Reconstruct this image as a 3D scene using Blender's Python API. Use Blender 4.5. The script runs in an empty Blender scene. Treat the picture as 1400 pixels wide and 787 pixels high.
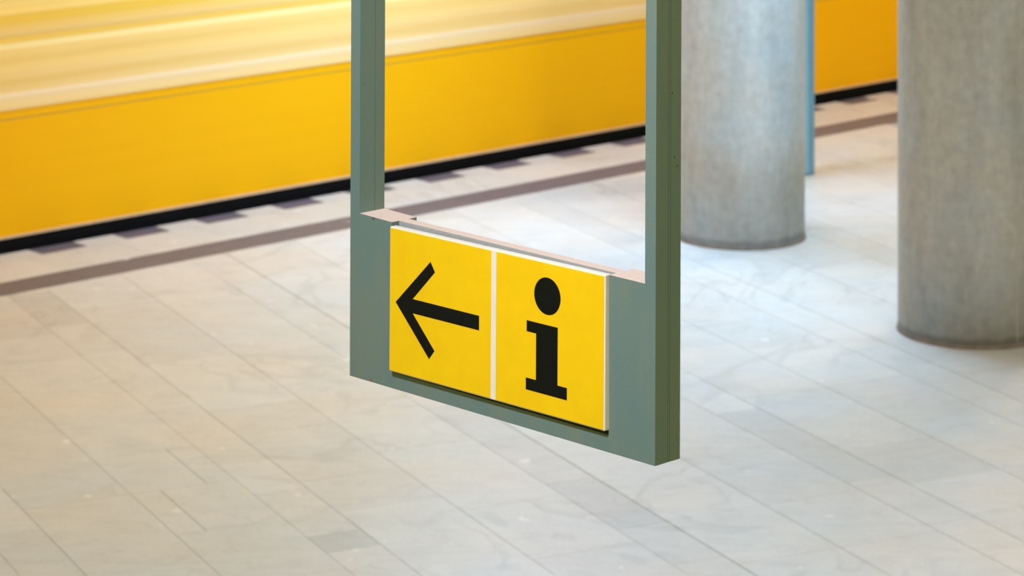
import bpy, bmesh, math, random
from mathutils import Vector, Matrix
random.seed(7)
scene = bpy.context.scene
C = scene.collection
R = math.radians

# ------------------------------------------------------------------ frame of reference
# camera stands at the origin, looks along +Y; world units are metres, floor at z = 0
F_PX, HOR, H = 3939.0, -566.0, 3.60
CEIL = 4.9
A_TRAIN = R(47.46)                      # direction of the track, from +Y towards +X
UT = Vector((math.sin(A_TRAIN), math.cos(A_TRAIN), 0)); UN = Vector((-math.cos(A_TRAIN), math.sin(A_TRAIN), 0))
A_TILE = R(-25.68)                      # direction of the long tile joints
UA = Vector((math.sin(A_TILE), math.cos(A_TILE), 0)); UB = Vector((math.cos(A_TILE), -math.sin(A_TILE), 0))
A_SIGN = R(-44.41)
def rail(t, n, z=0.0): return UT * t + UN * n + Vector((0, 0, z))

# ------------------------------------------------------------------ camera
cam = bpy.data.cameras.new('camera'); camo = bpy.data.objects.new('camera', cam); C.objects.link(camo)
camo.location = (0, 0, H); camo.rotation_euler = (R(90), 0, 0)
cam.sensor_width = 36.0; cam.lens = 36.0 * F_PX / 1400.0
cam.shift_y = (HOR - 787 / 2) / 1400.0          # level camera, picture taken from the lower part of the image circle
cam.clip_end = 200
cam.dof.use_dof = True; cam.dof.focus_distance = 4.65; cam.dof.aperture_fstop = 10.0
scene.camera = camo

# ------------------------------------------------------------------ light
w = bpy.data.worlds.new('world'); scene.world = w; w.use_nodes = True
w.node_tree.nodes['Background'].inputs[0].default_value = (1.000, 0.944, 0.204, 1)
w.node_tree.nodes['Background'].inputs[1].default_value = 0.540
def area(name, loc, target, sx, sy, power, col, spread=180):
    l = bpy.data.lights.new(name, 'AREA'); l.shape = 'RECTANGLE'; l.size = sx; l.size_y = sy
    l.energy = power; l.color = col; l.spread = R(spread)
    o = bpy.data.objects.new(name, l); C.objects.link(o); o.location = loc
    d = Vector(target) - Vector(loc); o.rotation_euler = d.to_track_quat('-Z', 'Y').to_euler()
    return o
def down(name, p, sx, sy, power, col, rot=0.0, spread=180):
    o = area(name, p, (p.x, p.y, 0), sx, sy, power, col, spread)
    o.rotation_euler = (0, 0, rot)
TR = math.atan2(UT.y, UT.x)
down('cool_lamp', rail(11.15, 9.35, 3.4), 1.2, 1.2, 166, (0.422, 0.699, 1.000), TR)
down('warm_light', rail(15.8, 10.6, 4.7), 1.6, 0.4, 184, (1.000, 0.750, 0.543), TR)
area('sign_lamp', Vector((-0.95, 2.85, 4.8)), (0.0, 4.6, 2.3), 0.5, 0.2, 52, (0.738, 0.802, 1.000), 110)
down('floor_light', Vector((3.4, 8.0, 4.7)), 0.4, 1.6, 235, (0.957, 0.936, 1.000))
down('floor_light', Vector((-2.7, 9.6, 3.6)), 0.8, 1.6, 36, (0.444, 0.750, 1.000))  # added low fill, cools the floor at the near left
down('warm_light', rail(7.4, 11.2, 3.6), 1.6, 0.6, 54, (1.000, 0.519, 0.056), TR)  # added low fill, gives the left floor its warm patch
down('edge_fill', rail(11.2, 12.1, 3.4), 1.6, 0.8, 142, (0.486, 0.669, 1.000), TR)  # added cool fill for the train centre and the floor before it
vs = scene.view_settings
vs.view_transform = 'Standard'; vs.look = 'None'; vs.gamma = 1.0; vs.use_curve_mapping = False; vs.exposure = 0.0
scene.display_settings.display_device = 'sRGB'

# ------------------------------------------------------------------ materials
class NT:
    def __init__(s, name, rough=0.5, metal=0.0, spec=0.5):
        s.m = bpy.data.materials.new(name); s.m.use_nodes = True
        s.t = s.m.node_tree; s.b = s.t.nodes['Principled BSDF']
        s.b.inputs['Roughness'].default_value = rough; s.b.inputs['Metallic'].default_value = metal
        s.b.inputs['Specular IOR Level'].default_value = spec
    def n(s, typ, **kw):
        o = s.t.nodes.new(typ)
        for k, v in kw.items(): setattr(o, k, v)
        return o
    def l(s, a, b): s.t.links.new(a, b)
    def pos(s, scale=(1, 1, 1), rot=0.0, src='pos'):
        mp = s.n('ShaderNodeMapping'); mp.inputs['Scale'].default_value = scale; mp.inputs['Rotation'].default_value = (0, 0, rot)
        if src == 'pos': s.l(s.n('ShaderNodeNewGeometry').outputs['Position'], mp.inputs[0])
        else: s.l(s.n('ShaderNodeTexCoord').outputs['Object'], mp.inputs[0])
        return mp.outputs[0]
    def noise(s, vec, scale, detail=4, rough=0.55, dist=0.0):
        o = s.n('ShaderNodeTexNoise'); o.inputs['Scale'].default_value = scale; o.inputs['Detail'].default_value = detail
        o.inputs['Roughness'].default_value = rough; o.inputs['Distortion'].default_value = dist
        s.l(vec, o.inputs['Vector']); return o.outputs['Fac']
    def ramp(s, fac, stops):
        o = s.n('ShaderNodeValToRGB'); e = o.color_ramp.elements
        while len(e) < len(stops): e.new(0.5)
        for i, (p, c) in enumerate(stops):
            e[i].position = p; e[i].color = (*c, 1) if isinstance(c, tuple) else (c, c, c, 1)
        s.l(fac, o.inputs[0]); return o.outputs[0]
    def mix(s, a, b, fac=1.0, mode='MULTIPLY'):
        o = s.n('ShaderNodeMix', data_type='RGBA', blend_type=mode)
        for sock, v in ((o.inputs['A'], a), (o.inputs['B'], b), (o.inputs['Factor'], fac)):
            if isinstance(v, (int, float)): sock.default_value = v
            elif isinstance(v, tuple): sock.default_value = (*v, 1)
            else: s.l(v, sock)
        return o.outputs['Result']
    def col(s, c):
        if isinstance(c, tuple): s.b.inputs['Base Color'].default_value = (*c, 1)
        else: s.l(c, s.b.inputs['Base Color'])
    def bump(s, h, strength=0.1, dist=0.002):
        o = s.n('ShaderNodeBump'); o.inputs['Strength'].default_value = strength; o.inputs['Distance'].default_value = dist
        s.l(h, o.inputs['Height']); s.l(o.outputs[0], s.b.inputs['Normal'])
M = {}
def stone(name, base, rough=0.38):
    n = NT(name, rough, spec=0.4)
    oi = n.n('ShaderNodeObjectInfo')
    p = n.pos((1, 1, 1))
    mott = n.ramp(n.noise(p, 5.0, 6, 0.6), [(0.30, 0.94), (0.70, 1.03)])
    fine = n.ramp(n.noise(p, 60.0, 3, 0.6), [(0.35, 0.955), (0.65, 1.03)])
    ps = n.pos((1.4, 4.5, 1), R(25))
    v = n.noise(ps, 1.3, 4, 0.5, 1.6)
    vein = n.ramp(v, [(0.468, 1.0), (0.497, 0.88), (0.51, 0.90), (0.545, 1.0)])
    sw = n.noise(n.pos((1.0, 0.8, 1), R(-40)), 0.95, 3, 0.55, 1.3)
    swirl = n.ramp(sw, [(0.405, 1.0), (0.425, 0.88), (0.45, 1.0), (0.545, 1.0), (0.562, 0.87), (0.572, 0.90), (0.60, 1.0)])
    gate = n.ramp(n.noise(n.pos((1, 1, 1), R(11)), 0.9, 2, 0.5), [(0.45, 0.0), (0.58, 1.0)])
    spk = n.ramp(n.noise(p, 11.0, 2, 0.4), [(0.715, 0.0), (0.75, 0.5)])
    c = n.mix(base, oi.outputs['Color'])
    c = n.mix(c, mott); c = n.mix(c, fine); c = n.mix(c, vein, 0.6); c = n.mix(c, swirl, gate)
    tint = n.ramp(n.noise(p, 1.6, 3, 0.5), [(0.35, (0.97, 1.0, 1.01)), (0.65, (1.03, 0.99, 0.94))])
    c = n.mix(c, tint)
    c = n.mix(c, (0.86, 0.80, 0.74), spk, 'MIX')
    n.col(c); n.bump(n.noise(p, 90.0, 3), 0.06, 0.001)
    M[name] = n.m
stone('pale_stone', (0.60, 0.585, 0.55))
stone('dark_stone', (0.112, 0.110, 0.150))
def plain(name, c, rough=0.5, metal=0.0, var=0.08, scale=30, spec=0.5):
    n = NT(name, rough, metal, spec); p = n.pos(src='obj')
    n.col(n.mix(c, n.ramp(n.noise(p, scale, 4), [(0.3, 1 - var), (0.7, 1 + var)]))); M[name] = n.m
n = NT('grout', 0.9); n.col(n.ramp(n.noise(n.pos(), 2.6, 5, 0.65), [(0.36, (0.30, 0.275, 0.24)), (0.60, (0.52, 0.49, 0.44))])); M['grout'] = n.m
plain('ceiling_paint', (0.55, 0.53, 0.49), 0.9)
plain('track_bed', (0.03, 0.028, 0.026), 0.95, var=0.3, scale=8)
plain('kerb_concrete', (0.05, 0.047, 0.045), 0.9)
# frame paint: blue-green with worn olive patches
n = NT('frame_paint', 0.42); p = n.pos(src='obj')
cl = n.ramp(n.noise(n.pos((1, 1, 0.35), src='obj'), 14, 5, 0.6), [(0.36, (0.130, 0.198, 0.182)), (0.62, (0.160, 0.205, 0.165))])
cl = n.mix(cl, n.ramp(n.noise(p, 420, 2), [(0.3, 0.90), (0.7, 1.09)]))
cl = n.mix(cl, n.ramp(n.noise(n.pos((1, 1, 1), src='obj'), 36, 2, 0.4), [(0.74, 1.0), (0.78, 0.62)]))
n.col(cl); n.bump(n.noise(p, 500, 2), 0.08, 0.0005); M['frame_paint'] = n.m
plain('web_grey', (0.36, 0.365, 0.32), 0.6, var=0.06, scale=60)
plain('frame_dust', (0.68, 0.51, 0.39), 0.85, var=0.06, scale=120)
plain('groove_dark', (0.03, 0.032, 0.02), 0.8)
plain('rust', (0.30, 0.10, 0.035), 0.8, var=0.3, scale=300)
plain('primer_brown', (0.12, 0.10, 0.055), 0.8, var=0.2, scale=300)
plain('panel_cream', (0.85, 0.74, 0.59), 0.35, var=0.03)
plain('gap_shade_black', (0.01, 0.01, 0.009), 0.7)
n = NT('sign_yellow', 0.30); p = n.pos(src='obj')
n.col(n.mix((0.93, 0.555, 0.003), n.ramp(n.noise(p, 22, 5, 0.6), [(0.3, (0.96, 0.94, 1)), (0.7, (1.02, 1.03, 1))]))); n.bump(n.noise(p, 160, 2), 0.03, 0.0005); M['sign_yellow'] = n.m
plain('sign_black', (0.006, 0.006, 0.006), 0.35, var=0.2, spec=0.12)
def concrete(name, a, b):
    n = NT(name, 0.75); p = n.pos((1, 1, 1), src='obj'); pv = n.pos((1, 1, 0.16), src='obj')
    c = n.ramp(n.noise(pv, 7, 6, 0.62), [(0.32, a), (0.68, b)])
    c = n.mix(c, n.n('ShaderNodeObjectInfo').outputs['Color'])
    c = n.mix(c, n.ramp(n.noise(p, 20, 5, 0.65), [(0.32, 0.86), (0.68, 1.09)]))
    c = n.mix(c, n.ramp(n.noise(pv, 38, 3, 0.6), [(0.3, 0.95), (0.7, 1.04)]))
    c = n.mix(c, n.ramp(n.noise(p, 3.1, 3, 0.5), [(0.35, (1.04, 0.98, 0.92)), (0.65, (0.97, 1.0, 1.02))]))
    # mop-water stain with a ragged upper edge at the foot of the shaft
    sep = n.n('ShaderNodeSeparateXYZ'); n.l(n.n('ShaderNodeTexCoord').outputs['Object'], sep.inputs[0])
    ad = n.n('ShaderNodeMath', operation='MULTIPLY_ADD'); n.l(n.noise(n.pos((1, 1, 0.3), src='obj'), 9, 4, 0.7), ad.inputs[0]); ad.inputs[1].default_value = -0.07; n.l(sep.outputs[2], ad.inputs[2])
    c = n.mix(c, n.ramp(ad.outputs[0], [(0.0, 0.68), (0.008, 0.76), (0.022, 1.0)]))
    n.col(c); n.bump(n.noise(p, 40, 5), 0.15, 0.004); M[name] = n.m
concrete('column_concrete', (0.42, 0.415, 0.40), (0.54, 0.53, 0.51))
plain('joint_sealant', (0.20, 0.155, 0.12), 0.85, var=0.2, scale=20)
plain('blue_enamel', (0.26, 0.50, 0.62), 0.4, var=0.04, scale=6)
plain('blue_enamel_dark', (0.16, 0.33, 0.44), 0.4, var=0.04, scale=6)
# train paints: streaks run along the car
def train_paint(name, c, amount, rough=0.35, objcol=False):
    n = NT(name, rough, spec=0.1); pv = n.pos((0.12, 6, 26), src='obj')
    base = c
    if objcol: base = n.n('ShaderNodeObjectInfo').outputs['Color']
    n.col(n.mix(base, n.ramp(n.noise(pv, 1.0, 4, 0.6), [(0.3, (1 - amount, 1 - amount * 1.2, 1 - amount * 2.4)), (0.7, (1 + amount * 0.5, 1 + amount * 0.6, 1 + amount * 1.6))])))
    M[name] = n.m
train_paint('train_orange', (0.93, 0.45, 0.002), 0.02, 0.42)
train_paint('train_band', (0.9, 0.7, 0.3), 0.09, 0.38, True)
plain('train_sill', (0.004, 0.004, 0.005), 0.6, spec=0.1)
plain('train_trim', (0.62, 0.42, 0.24), 0.4)
plain('train_seam', (0.30, 0.27, 0.10), 0.6)
plain('train_roof', (0.35, 0.34, 0.32), 0.7)

# ------------------------------------------------------------------ mesh helpers
def obj(name, bm, mats, parent=None, loc=None, smooth=False):
    me = bpy.data.meshes.new(name); bmesh.ops.recalc_face_normals(bm, faces=bm.faces); bm.to_mesh(me); bm.free()
    for m in (mats if isinstance(mats, (list, tuple)) else [mats]): me.materials.append(M[m])
    if smooth:
        for p in me.polygons: p.use_smooth = True
    o = bpy.data.objects.new(name, me); C.objects.link(o)
    if parent: o.parent = parent
    if loc is not None: o.location = loc
    return o
def empty(name, loc, rotz=0.0):
    o = bpy.data.objects.new(name, None); C.objects.link(o); o.location = loc; o.rotation_euler = (0, 0, rotz); o.empty_display_size = 0.1
    return o
def tag(o, label, cat, group=None, kind=None):
    o['label'] = label
    if cat: o['category'] = cat
    if group: o['group'] = group
    if kind: o['kind'] = kind
    return o
def prism(bm, pts, d0, d1, axis='z'):
    """extrude a 2-D outline; axis z: (x, y) outline, axis y: (x, z) outline, axis x: (y, z) outline"""
    def P(p, d):
        if axis == 'z': return (p[0], p[1], d)
        if axis == 'y': return (p[0], d, p[1])
        return (d, p[0], p[1])
    a = [bm.verts.new(P(p, d0)) for p in pts]; b = [bm.verts.new(P(p, d1)) for p in pts]
    bm.faces.new(a); bm.faces.new(b[::-1])
    k = len(pts)
    for i in range(k): bm.faces.new((a[i], b[i], b[(i + 1) % k], a[(i + 1) % k]))
    return bm
def box(x0, x1, y0, y1, z0, z1, bev=0.0, seg=1):
    bm = bmesh.new(); prism(bm, [(x0, y0), (x1, y0), (x1, y1), (x0, y1)], z0, z1)
    if bev: bmesh.ops.bevel(bm, geom=bm.edges[:], offset=bev, segments=seg, affect='EDGES', profile=0.5)
    return bm
def poly(pts, d0, d1, axis='z'):
    return prism(bmesh.new(), pts, d0, d1, axis)

# ------------------------------------------------------------------ floor: slab, tiles, edge band
def quad_rail(t0, t1, n0, n1): return [rail(t0, n0), rail(t1, n0), rail(t1, n1), rail(t0, n1)]
EDGE = 13.29
ZT = 0.0; ZG = -0.004
bm = bmesh.new()
prism(bm, [(v.x, v.y) for v in quad_rail(-6, 30, -2, EDGE - 0.01)], -0.4, ZG)
floor = obj('floor', bm, 'grout'); tag(floor, 'pale stone tiled platform floor with a dark stripe along its edge', None, kind='structure')
def clip(pts, nrm, lim):
    out = []
    for i in range(len(pts)):
        a, b = pts[i], pts[(i + 1) % len(pts)]; da, db = a.dot(nrm) - lim, b.dot(nrm) - lim
        if da <= 0: out.append(a)
        if (da < 0 < db) or (db < 0 < da): out.append(a + (b - a) * (da / (da - db)))
    return out
def in_view(v, mx=40):
    x = 700 + F_PX * v.x / v.y; y = HOR + F_PX * H / v.y
    return -mx < x < 1400 + mx and -mx < y < 787 + mx
rest = bmesh.new(); n_tiles = 0
def lay(pts, mat, color, name='floor_tile', label=None):
    global n_tiles
    if len(pts) < 3: return
    c = sum(pts, Vector()) / len(pts)
    vis = any(in_view(q) for q in pts + [c])
    if not vis:
        if mat == 'pale_stone': prism(rest, [(q.x, q.y) for q in pts], ZG, ZT)
        return
    bm = poly([(q.x - c.x, q.y - c.y) for q in pts], ZG, ZT)
    o = obj(name, bm, mat, floor, c); o.color = (*color, 1); n_tiles += 1
    if label: o['label'] = label
J = 0.0017
forced = {0: [10.70], 1: [11.9, 10.95], 2: [13.45, 13.02, 11.45, 10.95, 10.40], 3: [14.30, 13.59, 12.49, 11.15, 10.72, 10.165, 9.97], 4: [11.9, 10.81, 10.395],
          5: [11.04, 10.2], 6: [10.97, 10.35, 9.737, 9.30], 7: [10.92, 10.09, 9.2], 8: [10.2, 9.195], 9: [10.9, 9.85], 10: [10.21, 9.73, 9.30]}
dark = {(6, 9.737): 0.88, (3, 9.97): 0.86, (3, 13.59): 0.84, (2, 13.45): 0.90, (9, 9.85): 0.92, (5, 10.2): 1.03, (7, 9.2): 1.03}
starts = []
def jw(b):                               # half width of the long joint at this row boundary
    if abs(b - 5.345) < 0.02: return 0.0026
    return 0.0009 + 0.0011 * ((round(b * 100) * 37) % 10) / 10.0
for k in range(-5, 7):
    b = 2.929 + 1.0985 * k
    starts += [(3 * k, b, b + 0.219), (3 * k + 1, b + 0.219, b + 0.659), (3 * k + 2, b + 0.659, b + 1.0985)]
for idx, b0, b1 in starts:
    fj = sorted(forced.get(idx, []))
    js = [4.0 + random.random()]
    while js[-1] < 24:
        nxt = js[-1] + random.choice((0.55, 0.7, 0.85, 1.0, 1.1))
        ahead = [q for q in fj if q > js[-1] + 0.01]
        if ahead and nxt > ahead[0] - 0.3: nxt = ahead[0]
        js.append(nxt)
    for a0, a1 in zip(js, js[1:]):
        v = random.gauss(1.0, 0.028); v = max(0.93, min(1.05, v)); wv = random.uniform(-0.012, 0.012)
        for (ki, ka), dv in dark.items():
            if ki == idx and abs(ka - a0) < 0.02: v = dv
        subs = [(b0, b1)]
        if idx == 2 and abs(a0 - 10.95) < 0.02: subs = [(b0, 3.907), (3.907, b1)]
        if idx == 2 and abs(a0 - 10.40) < 0.02: subs = [(b0, 3.71), (3.71, b1)]
        for c0, c1 in subs:
            g0, g1, gc = jw(c0), jw(c1), 0.0010
            pts = [UA * (a0 + gc) + UB * (c0 + g0), UA * (a0 + gc) + UB * (c1 - g1), UA * (a1 - gc) + UB * (c1 - g1), UA * (a1 - gc) + UB * (c0 + g0)]
            pts = clip(pts, UN, 12.51 - J)
            if len(pts) < 3: continue
            if pts[0].length > 24 and all(q.x > 12 for q in pts): continue
            lay(pts, 'pale_stone', (v * (1 + wv), v, v * (1 - wv)))
# dark stripe, inner light row and the kerb row of alternating dark and light tiles
t = 3.0
while t < 24:
    v = random.uniform(0.95, 1.05); lay(quad_rail(t + J / 2, t + 1.1 - J / 2, 12.51, 12.752), 'dark_stone', (v, v, v), 'stripe_tile'); t += 1.1
t = 3.0
while t < 24:
    v = random.gauss(1.0, 0.02); lay(quad_rail(t + J, t + 0.5525 - J, 12.752 + J, 13.145 - J), 'pale_stone', (v * 1.01, v, v * 0.98), 'edge_tile'); t += 0.5525
t = 8.775 - 0.5525 * 9 - 0.145
while t < 24:
    lay(quad_rail(t + J, t + 0.29 - J, 13.145 + J, EDGE), 'dark_stone', (1.02, 1.0, 1.0), 'kerb_tile', 'dark stone kerb tile')
    lay(quad_rail(t + 0.29 + J, t + 0.5525 - J, 13.145 + J, EDGE), 'pale_stone', (1.03, 1.02, 1.0), 'kerb_tile')
    t += 0.5525
r = obj('floor_tiles_beyond', rest, 'pale_stone', floor); r['kind'] = 'stuff'
print('tiles in view', n_tiles)
bm = bmesh.new(); prism(bm, [(v.x, v.y) for v in quad_rail(-6, 30, EDGE - 0.01, EDGE)], -1.1, ZG)
o = obj('trim_1', bm, 'kerb_concrete'); tag(o, 'dark concrete face of the platform edge above the track', None, kind='structure')
bm = bmesh.new(); prism(bm, [(v.x, v.y) for v in quad_rail(-6, 30, EDGE, 18)], -1.3, -1.1)
o = obj('track_bed', bm, 'track_bed'); tag(o, 'dark track bed below the platform edge', None, kind='structure')
bm = bmesh.new(); prism(bm, [(v.x, v.y) for v in quad_rail(-6, 30, -2, 18)], CEIL, CEIL + 0.2)
o = obj('ceiling', bm, 'ceiling_paint'); tag(o, 'plain pale station ceiling above the platform', None, kind='structure')

# ------------------------------------------------------------------ train standing at the platform edge
# local x runs along the track, local -y faces the platform
train = empty('train', rail(12.0, 13.36, -1.1), math.atan2(UT.y, UT.x))
tag(train, 'long orange-yellow train with a cream upper side at the platform edge', 'train')
L0, L1 = -9.0, 13.0; DZ = 1.1
def tprof(name, prof, mat, col=None, label=None, x0=L0, x1=L1):
    o = obj(name, poly([(y, z + DZ) for y, z in prof], x0, x1, 'x'), mat, train)
    if col: o.color = (*col, 1)
    if label: o['label'] = label
    return o
tprof('body_core', [(0.03, -0.35), (2.6, -0.35), (2.6, 2.3), (2.2, 2.65), (0.45, 2.65), (0.03, 2.3)], 'train_roof')
tprof('bogie_skirt', [(0.06, -1.1), (2.5, -1.1), (2.5, -0.35), (0.06, -0.35)], 'train_sill')
tprof('door_sill', [(-0.006, -0.35), (0.03, -0.35), (0.03, 0.064), (-0.006, 0.064)], 'train_sill', label='black strip along the foot of the train side')
tprof('bottom_trim', [(-0.009, 0.064), (0.03, 0.064), (0.03, 0.075), (-0.006, 0.075)], 'train_trim')
tprof('lower_panel', [(0.0, 0.075), (0.03, 0.075), (0.03, 0.703), (0.0, 0.703)], 'train_orange', label='plain orange-yellow lower side panel')
tprof('panel_seam', [(0.003, 0.703), (0.03, 0.703), (0.03, 0.709), (0.003, 0.709)], 'train_seam')
tprof('waist_panel', [(0.0, 0.709), (0.03, 0.709), (0.03, 0.757), (0.0, 0.757)], 'train_orange')
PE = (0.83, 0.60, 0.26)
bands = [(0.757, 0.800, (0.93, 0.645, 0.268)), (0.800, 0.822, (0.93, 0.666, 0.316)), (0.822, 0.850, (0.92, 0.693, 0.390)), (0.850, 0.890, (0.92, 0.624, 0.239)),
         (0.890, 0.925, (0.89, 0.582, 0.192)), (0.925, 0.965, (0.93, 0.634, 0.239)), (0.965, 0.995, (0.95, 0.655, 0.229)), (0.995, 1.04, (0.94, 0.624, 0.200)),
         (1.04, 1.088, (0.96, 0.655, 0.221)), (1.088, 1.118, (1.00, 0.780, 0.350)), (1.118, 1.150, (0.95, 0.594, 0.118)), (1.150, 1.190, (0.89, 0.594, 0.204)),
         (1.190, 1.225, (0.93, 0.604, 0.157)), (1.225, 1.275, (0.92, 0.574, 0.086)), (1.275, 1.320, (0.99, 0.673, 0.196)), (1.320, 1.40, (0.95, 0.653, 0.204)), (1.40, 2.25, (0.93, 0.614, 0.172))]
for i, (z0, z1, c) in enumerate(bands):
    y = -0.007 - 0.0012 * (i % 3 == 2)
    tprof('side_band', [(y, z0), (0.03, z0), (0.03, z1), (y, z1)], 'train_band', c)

# ------------------------------------------------------------------ concrete columns
def column(loc, rad, label, seam=None, shade=(1, 1, 1)):
    t = empty('concrete_column', loc); tag(t, label, 'column', 'round concrete columns on the platform')
    prof = [(rad, 0.012), (rad, 0.6), (rad, 1.6), (rad, CEIL - 0.0)]
    bm = bmesh.new(); K = 96; rings = []
    for (r_, z) in prof: rings.append([bm.verts.new((r_ * math.cos(2 * math.pi * k / K), r_ * math.sin(2 * math.pi * k / K), z)) for k in range(K)])
    for a, b in zip(rings, rings[1:]):
        for k in range(K): bm.faces.new((a[k], a[(k + 1) % K], b[(k + 1) % K], b[k]))
    bm.faces.new(rings[0][::-1]); bm.faces.new(rings[-1])
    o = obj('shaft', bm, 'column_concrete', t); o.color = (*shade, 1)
    for p_ in o.data.polygons: p_.use_smooth = abs(p_.normal.z) < 0.5
    bm = bmesh.new(); rings = []
    for (r_, z) in [(rad + 0.007, 0.0), (rad + 0.006, 0.010), (rad - 0.001, 0.018), (rad - 0.05, 0.018)]: rings.append([bm.verts.new((r_ * math.cos(2 * math.pi * k / K), r_ * math.sin(2 * math.pi * k / K), z)) for k in range(K)])
    for a, b in zip(rings, rings[1:]):
        for k in range(K): bm.faces.new((a[k], a[(k + 1) % K], b[(k + 1) % K], b[k]))
    bm.faces.new(rings[0][::-1])
    s = obj('base_joint', bm, 'joint_sealant', t, smooth=True); s['label'] = 'brown sealant ring at the foot of the column'
    if seam is not None:
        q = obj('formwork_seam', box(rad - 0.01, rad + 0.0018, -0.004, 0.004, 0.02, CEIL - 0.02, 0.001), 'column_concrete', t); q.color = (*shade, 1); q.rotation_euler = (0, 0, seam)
    return t
column((1.265, 15.969, 0), 0.357, 'bluish grey concrete column right behind the hanging sign, beside the blue post')
column((2.227, 13.943, 0), 0.357, 'taupe grey concrete column cut off by the right edge of the picture', R(-63), (0.84, 0.84, 0.84))  # darker tint puts this column's weaker light into its concrete colour

# ------------------------------------------------------------------ blue post half hidden behind the column
bp = empty('blue_post', rail(13.02, 11.74, 0), math.atan2(UT.y, UT.x)); tag(bp, 'light blue post standing behind the left concrete column', 'post')
obj('post_body', box(-0.26, 0.255, 0.0, 0.16, 0.0, 2.3, 0.02, 3), 'blue_enamel', bp)
obj('edge_profile', box(0.215, 0.262, -0.006, 0.166, 0.0, 2.3, 0.004, 2), 'blue_enamel_dark', bp)
obj('top_cap', box(-0.27, 0.27, -0.01, 0.17, 2.3, 2.33, 0.005, 2), 'blue_enamel_dark', bp)

# ------------------------------------------------------------------ hanging sign
# local x: to the right along the frame, local y: to the back, z up; base at the lower front right corner
SW, ST, RH = 0.7068, 0.0565, 0.2780
sign = empty('hanging_sign', (0.21838, 4.40, 2.2562), R(-45.59)); sign.rotation_euler = (R(-0.30), 0, R(-45.59))
tag(sign, 'grey-green metal frame hanging with a yellow arrow and letter i panel', 'sign')
TOP = CEIL - 2.2562 - 0.002
def dusty(bm):
    bm.normal_update()
    bmesh.ops.recalc_face_normals(bm, faces=bm.faces)
    for f in bm.faces:
        if f.normal.z > 0.9: f.material_index = 1
    return bm
FM = ['frame_paint', 'frame_dust']
def post(x0, x1, grooves, gx):
    g = 0.0008; dp = 0.005
    pts = [(x0, 0.0), (x1, 0.0)]
    for y in grooves: pts += [(x1, y - g / 2), (x1 - dp, y - g / 2), (x1 - dp, y + g / 2), (x1, y + g / 2)]
    pts += [(x1, ST), (x0, ST)]
    return obj('frame_post', poly(pts, 0.0, TOP), FM, sign)
pr = post(-0.0222, 0.0, (0.0285, 0.0328), 1)
pl = post(-SW, -0.6832, (0.0345,), 1)
def slab(x0, x1, z0, za, zb, y0=0.0, y1=None):
    return poly([(x0, z0), (x1, z0), (x1, zb), (x0, za)], y0, ST if y1 is None else y1, 'y')
obj('end_block', dusty(slab(-0.6832, -0.6015, 0.0, 0.2796, 0.2774)), FM, sign)
obj('end_block', dusty(slab(-0.0980, -0.0222, 0.0, 0.2752, 0.2746)), FM, sign)
obj('lower_rail', slab(-0.6015, -0.0980, 0.0, 0.0268, 0.0268), FM, sign)
obj('centre_web', dusty(slab(-0.6015, -0.0980, 0.0268, 0.2774, 0.2752, 0.0165, 0.0385)), ['web_grey', 'frame_dust'], sign)
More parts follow.
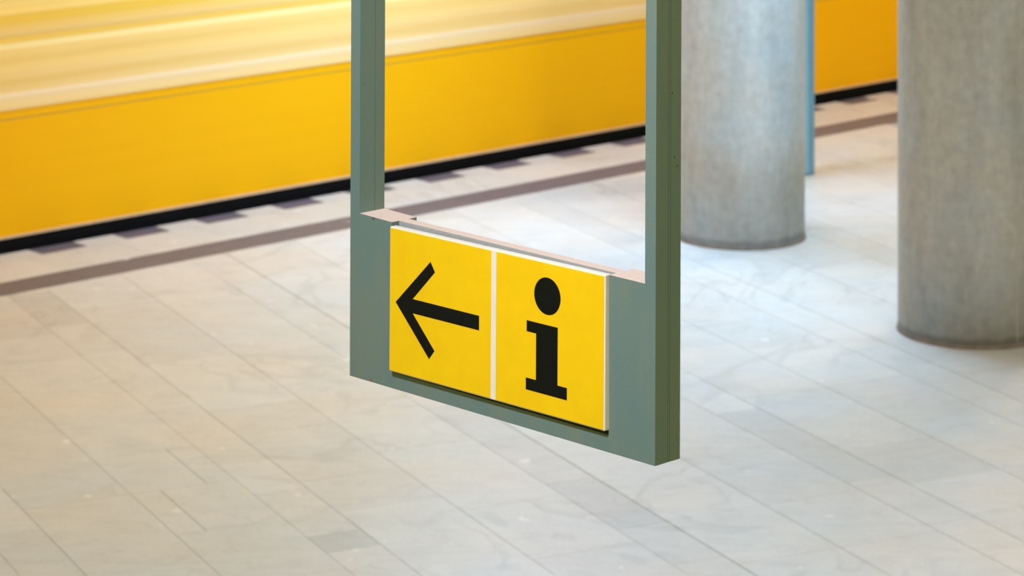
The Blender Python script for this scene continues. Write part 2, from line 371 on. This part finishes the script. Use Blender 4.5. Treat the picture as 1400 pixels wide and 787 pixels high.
# small damages in the paint
def flake(name, mat, pts, y=0.0): return obj(name, poly(pts, y - 0.0004, y + 0.0004, 'y'), mat, sign)
def chip(mat, cx, cz, w_, h_, top=False):
    pts = [(cx - w_, cz), (cx + w_, cz), (cx + w_ * 0.5, cz + h_ * 0.6), (cx - w_ * 0.05, cz + h_), (cx - w_ * 0.6, cz + h_ * 0.5)]
    if top: pts = [(x, 2 * cz - z) for x, z in pts][::-1]
    o = flake('paint_chip', mat, pts); return o
chip('rust', -0.652, 0.0002, 0.0025, 0.008)['label'] = 'orange rust chip on the lower edge'
chip('primer_brown', -0.648, 0.2784, 0.0050, 0.006, True)
for y, z in ((0.0415, 0.466), (0.0480, 0.452), (0.036, 0.565)):
    o = obj('rust_spot', poly([(y + 0.0012 * math.cos(k * math.pi / 4), z + 0.0012 * math.sin(k * math.pi / 4)) for k in range(8)], -0.0003, 0.0005, 'x'), 'groove_dark', sign)
# sign panel in its pocket: cream acrylic slab, two yellow faces, black arrow and letter
PW, PH = 0.4985, 0.2410
panel = obj('sign_panel', box(0, PW, 0.0, 0.0135, 0, PH, 0.0016, 2), 'panel_cream', sign, (-0.5956, -0.0100, 0.0316))
panel.rotation_euler = (R(-0.55), R(-0.36), 0)
panel['label'] = 'cream-edged panel with two yellow faces'
obj('gap_shade_block', box(0.004, PW - 0.003, 0.0135, 0.0215, -0.001, PH - 0.012), 'gap_shade_black', panel)  # black block added behind the panel, stands in for shade in the gap
yf = -0.0006
obj('yellow_face', box(0.0008, 0.2443, yf, 0.001, 0.0016, PH - 0.0022, 0.0004), 'sign_yellow', panel)
obj('yellow_face', box(0.2557, PW - 0.0022, yf, 0.001, 0.0016, PH - 0.0022, 0.0004), 'sign_yellow', panel)
x0p, z0p = 0.5958, 0.0320
def pp(lst): return [(x0p - d, z - z0p) for d, z in lst]
zc = 0.1497
arrow = [(0.5800, zc), (0.4952, zc + 0.0800), (0.4842, zc + 0.0645), (0.5378, zc + 0.0118), (0.3787, zc + 0.0118), (0.3787, zc - 0.0118), (0.5378, zc - 0.0118), (0.4842, zc - 0.0645), (0.4972, zc - 0.0800)]
obj('arrow_symbol', poly(pp(arrow), yf - 0.0003, yf + 0.0002, 'y'), 'sign_black', panel)['label'] = 'black arrow pointing left'
stem = [(0.2693, 0.1738), (0.1997, 0.1738), (0.1997, 0.0833), (0.1788, 0.0833), (0.1788, 0.0640), (0.2705, 0.0640), (0.2705, 0.0828), (0.2479, 0.0828), (0.2479, 0.1563), (0.2693, 0.1563)]
bm = poly(pp(stem), yf - 0.0003, yf + 0.0002, 'y')
dot = [(0.2233 + 0.0294 * math.cos(k * math.pi / 32), 0.2193 + 0.0294 * math.sin(k * math.pi / 32)) for k in range(64)]
prism(bm, pp(dot), yf - 0.0003, yf + 0.0002, 'y')
obj('letter_i', bm, 'sign_black', panel)['label'] = 'black letter i with a round dot'
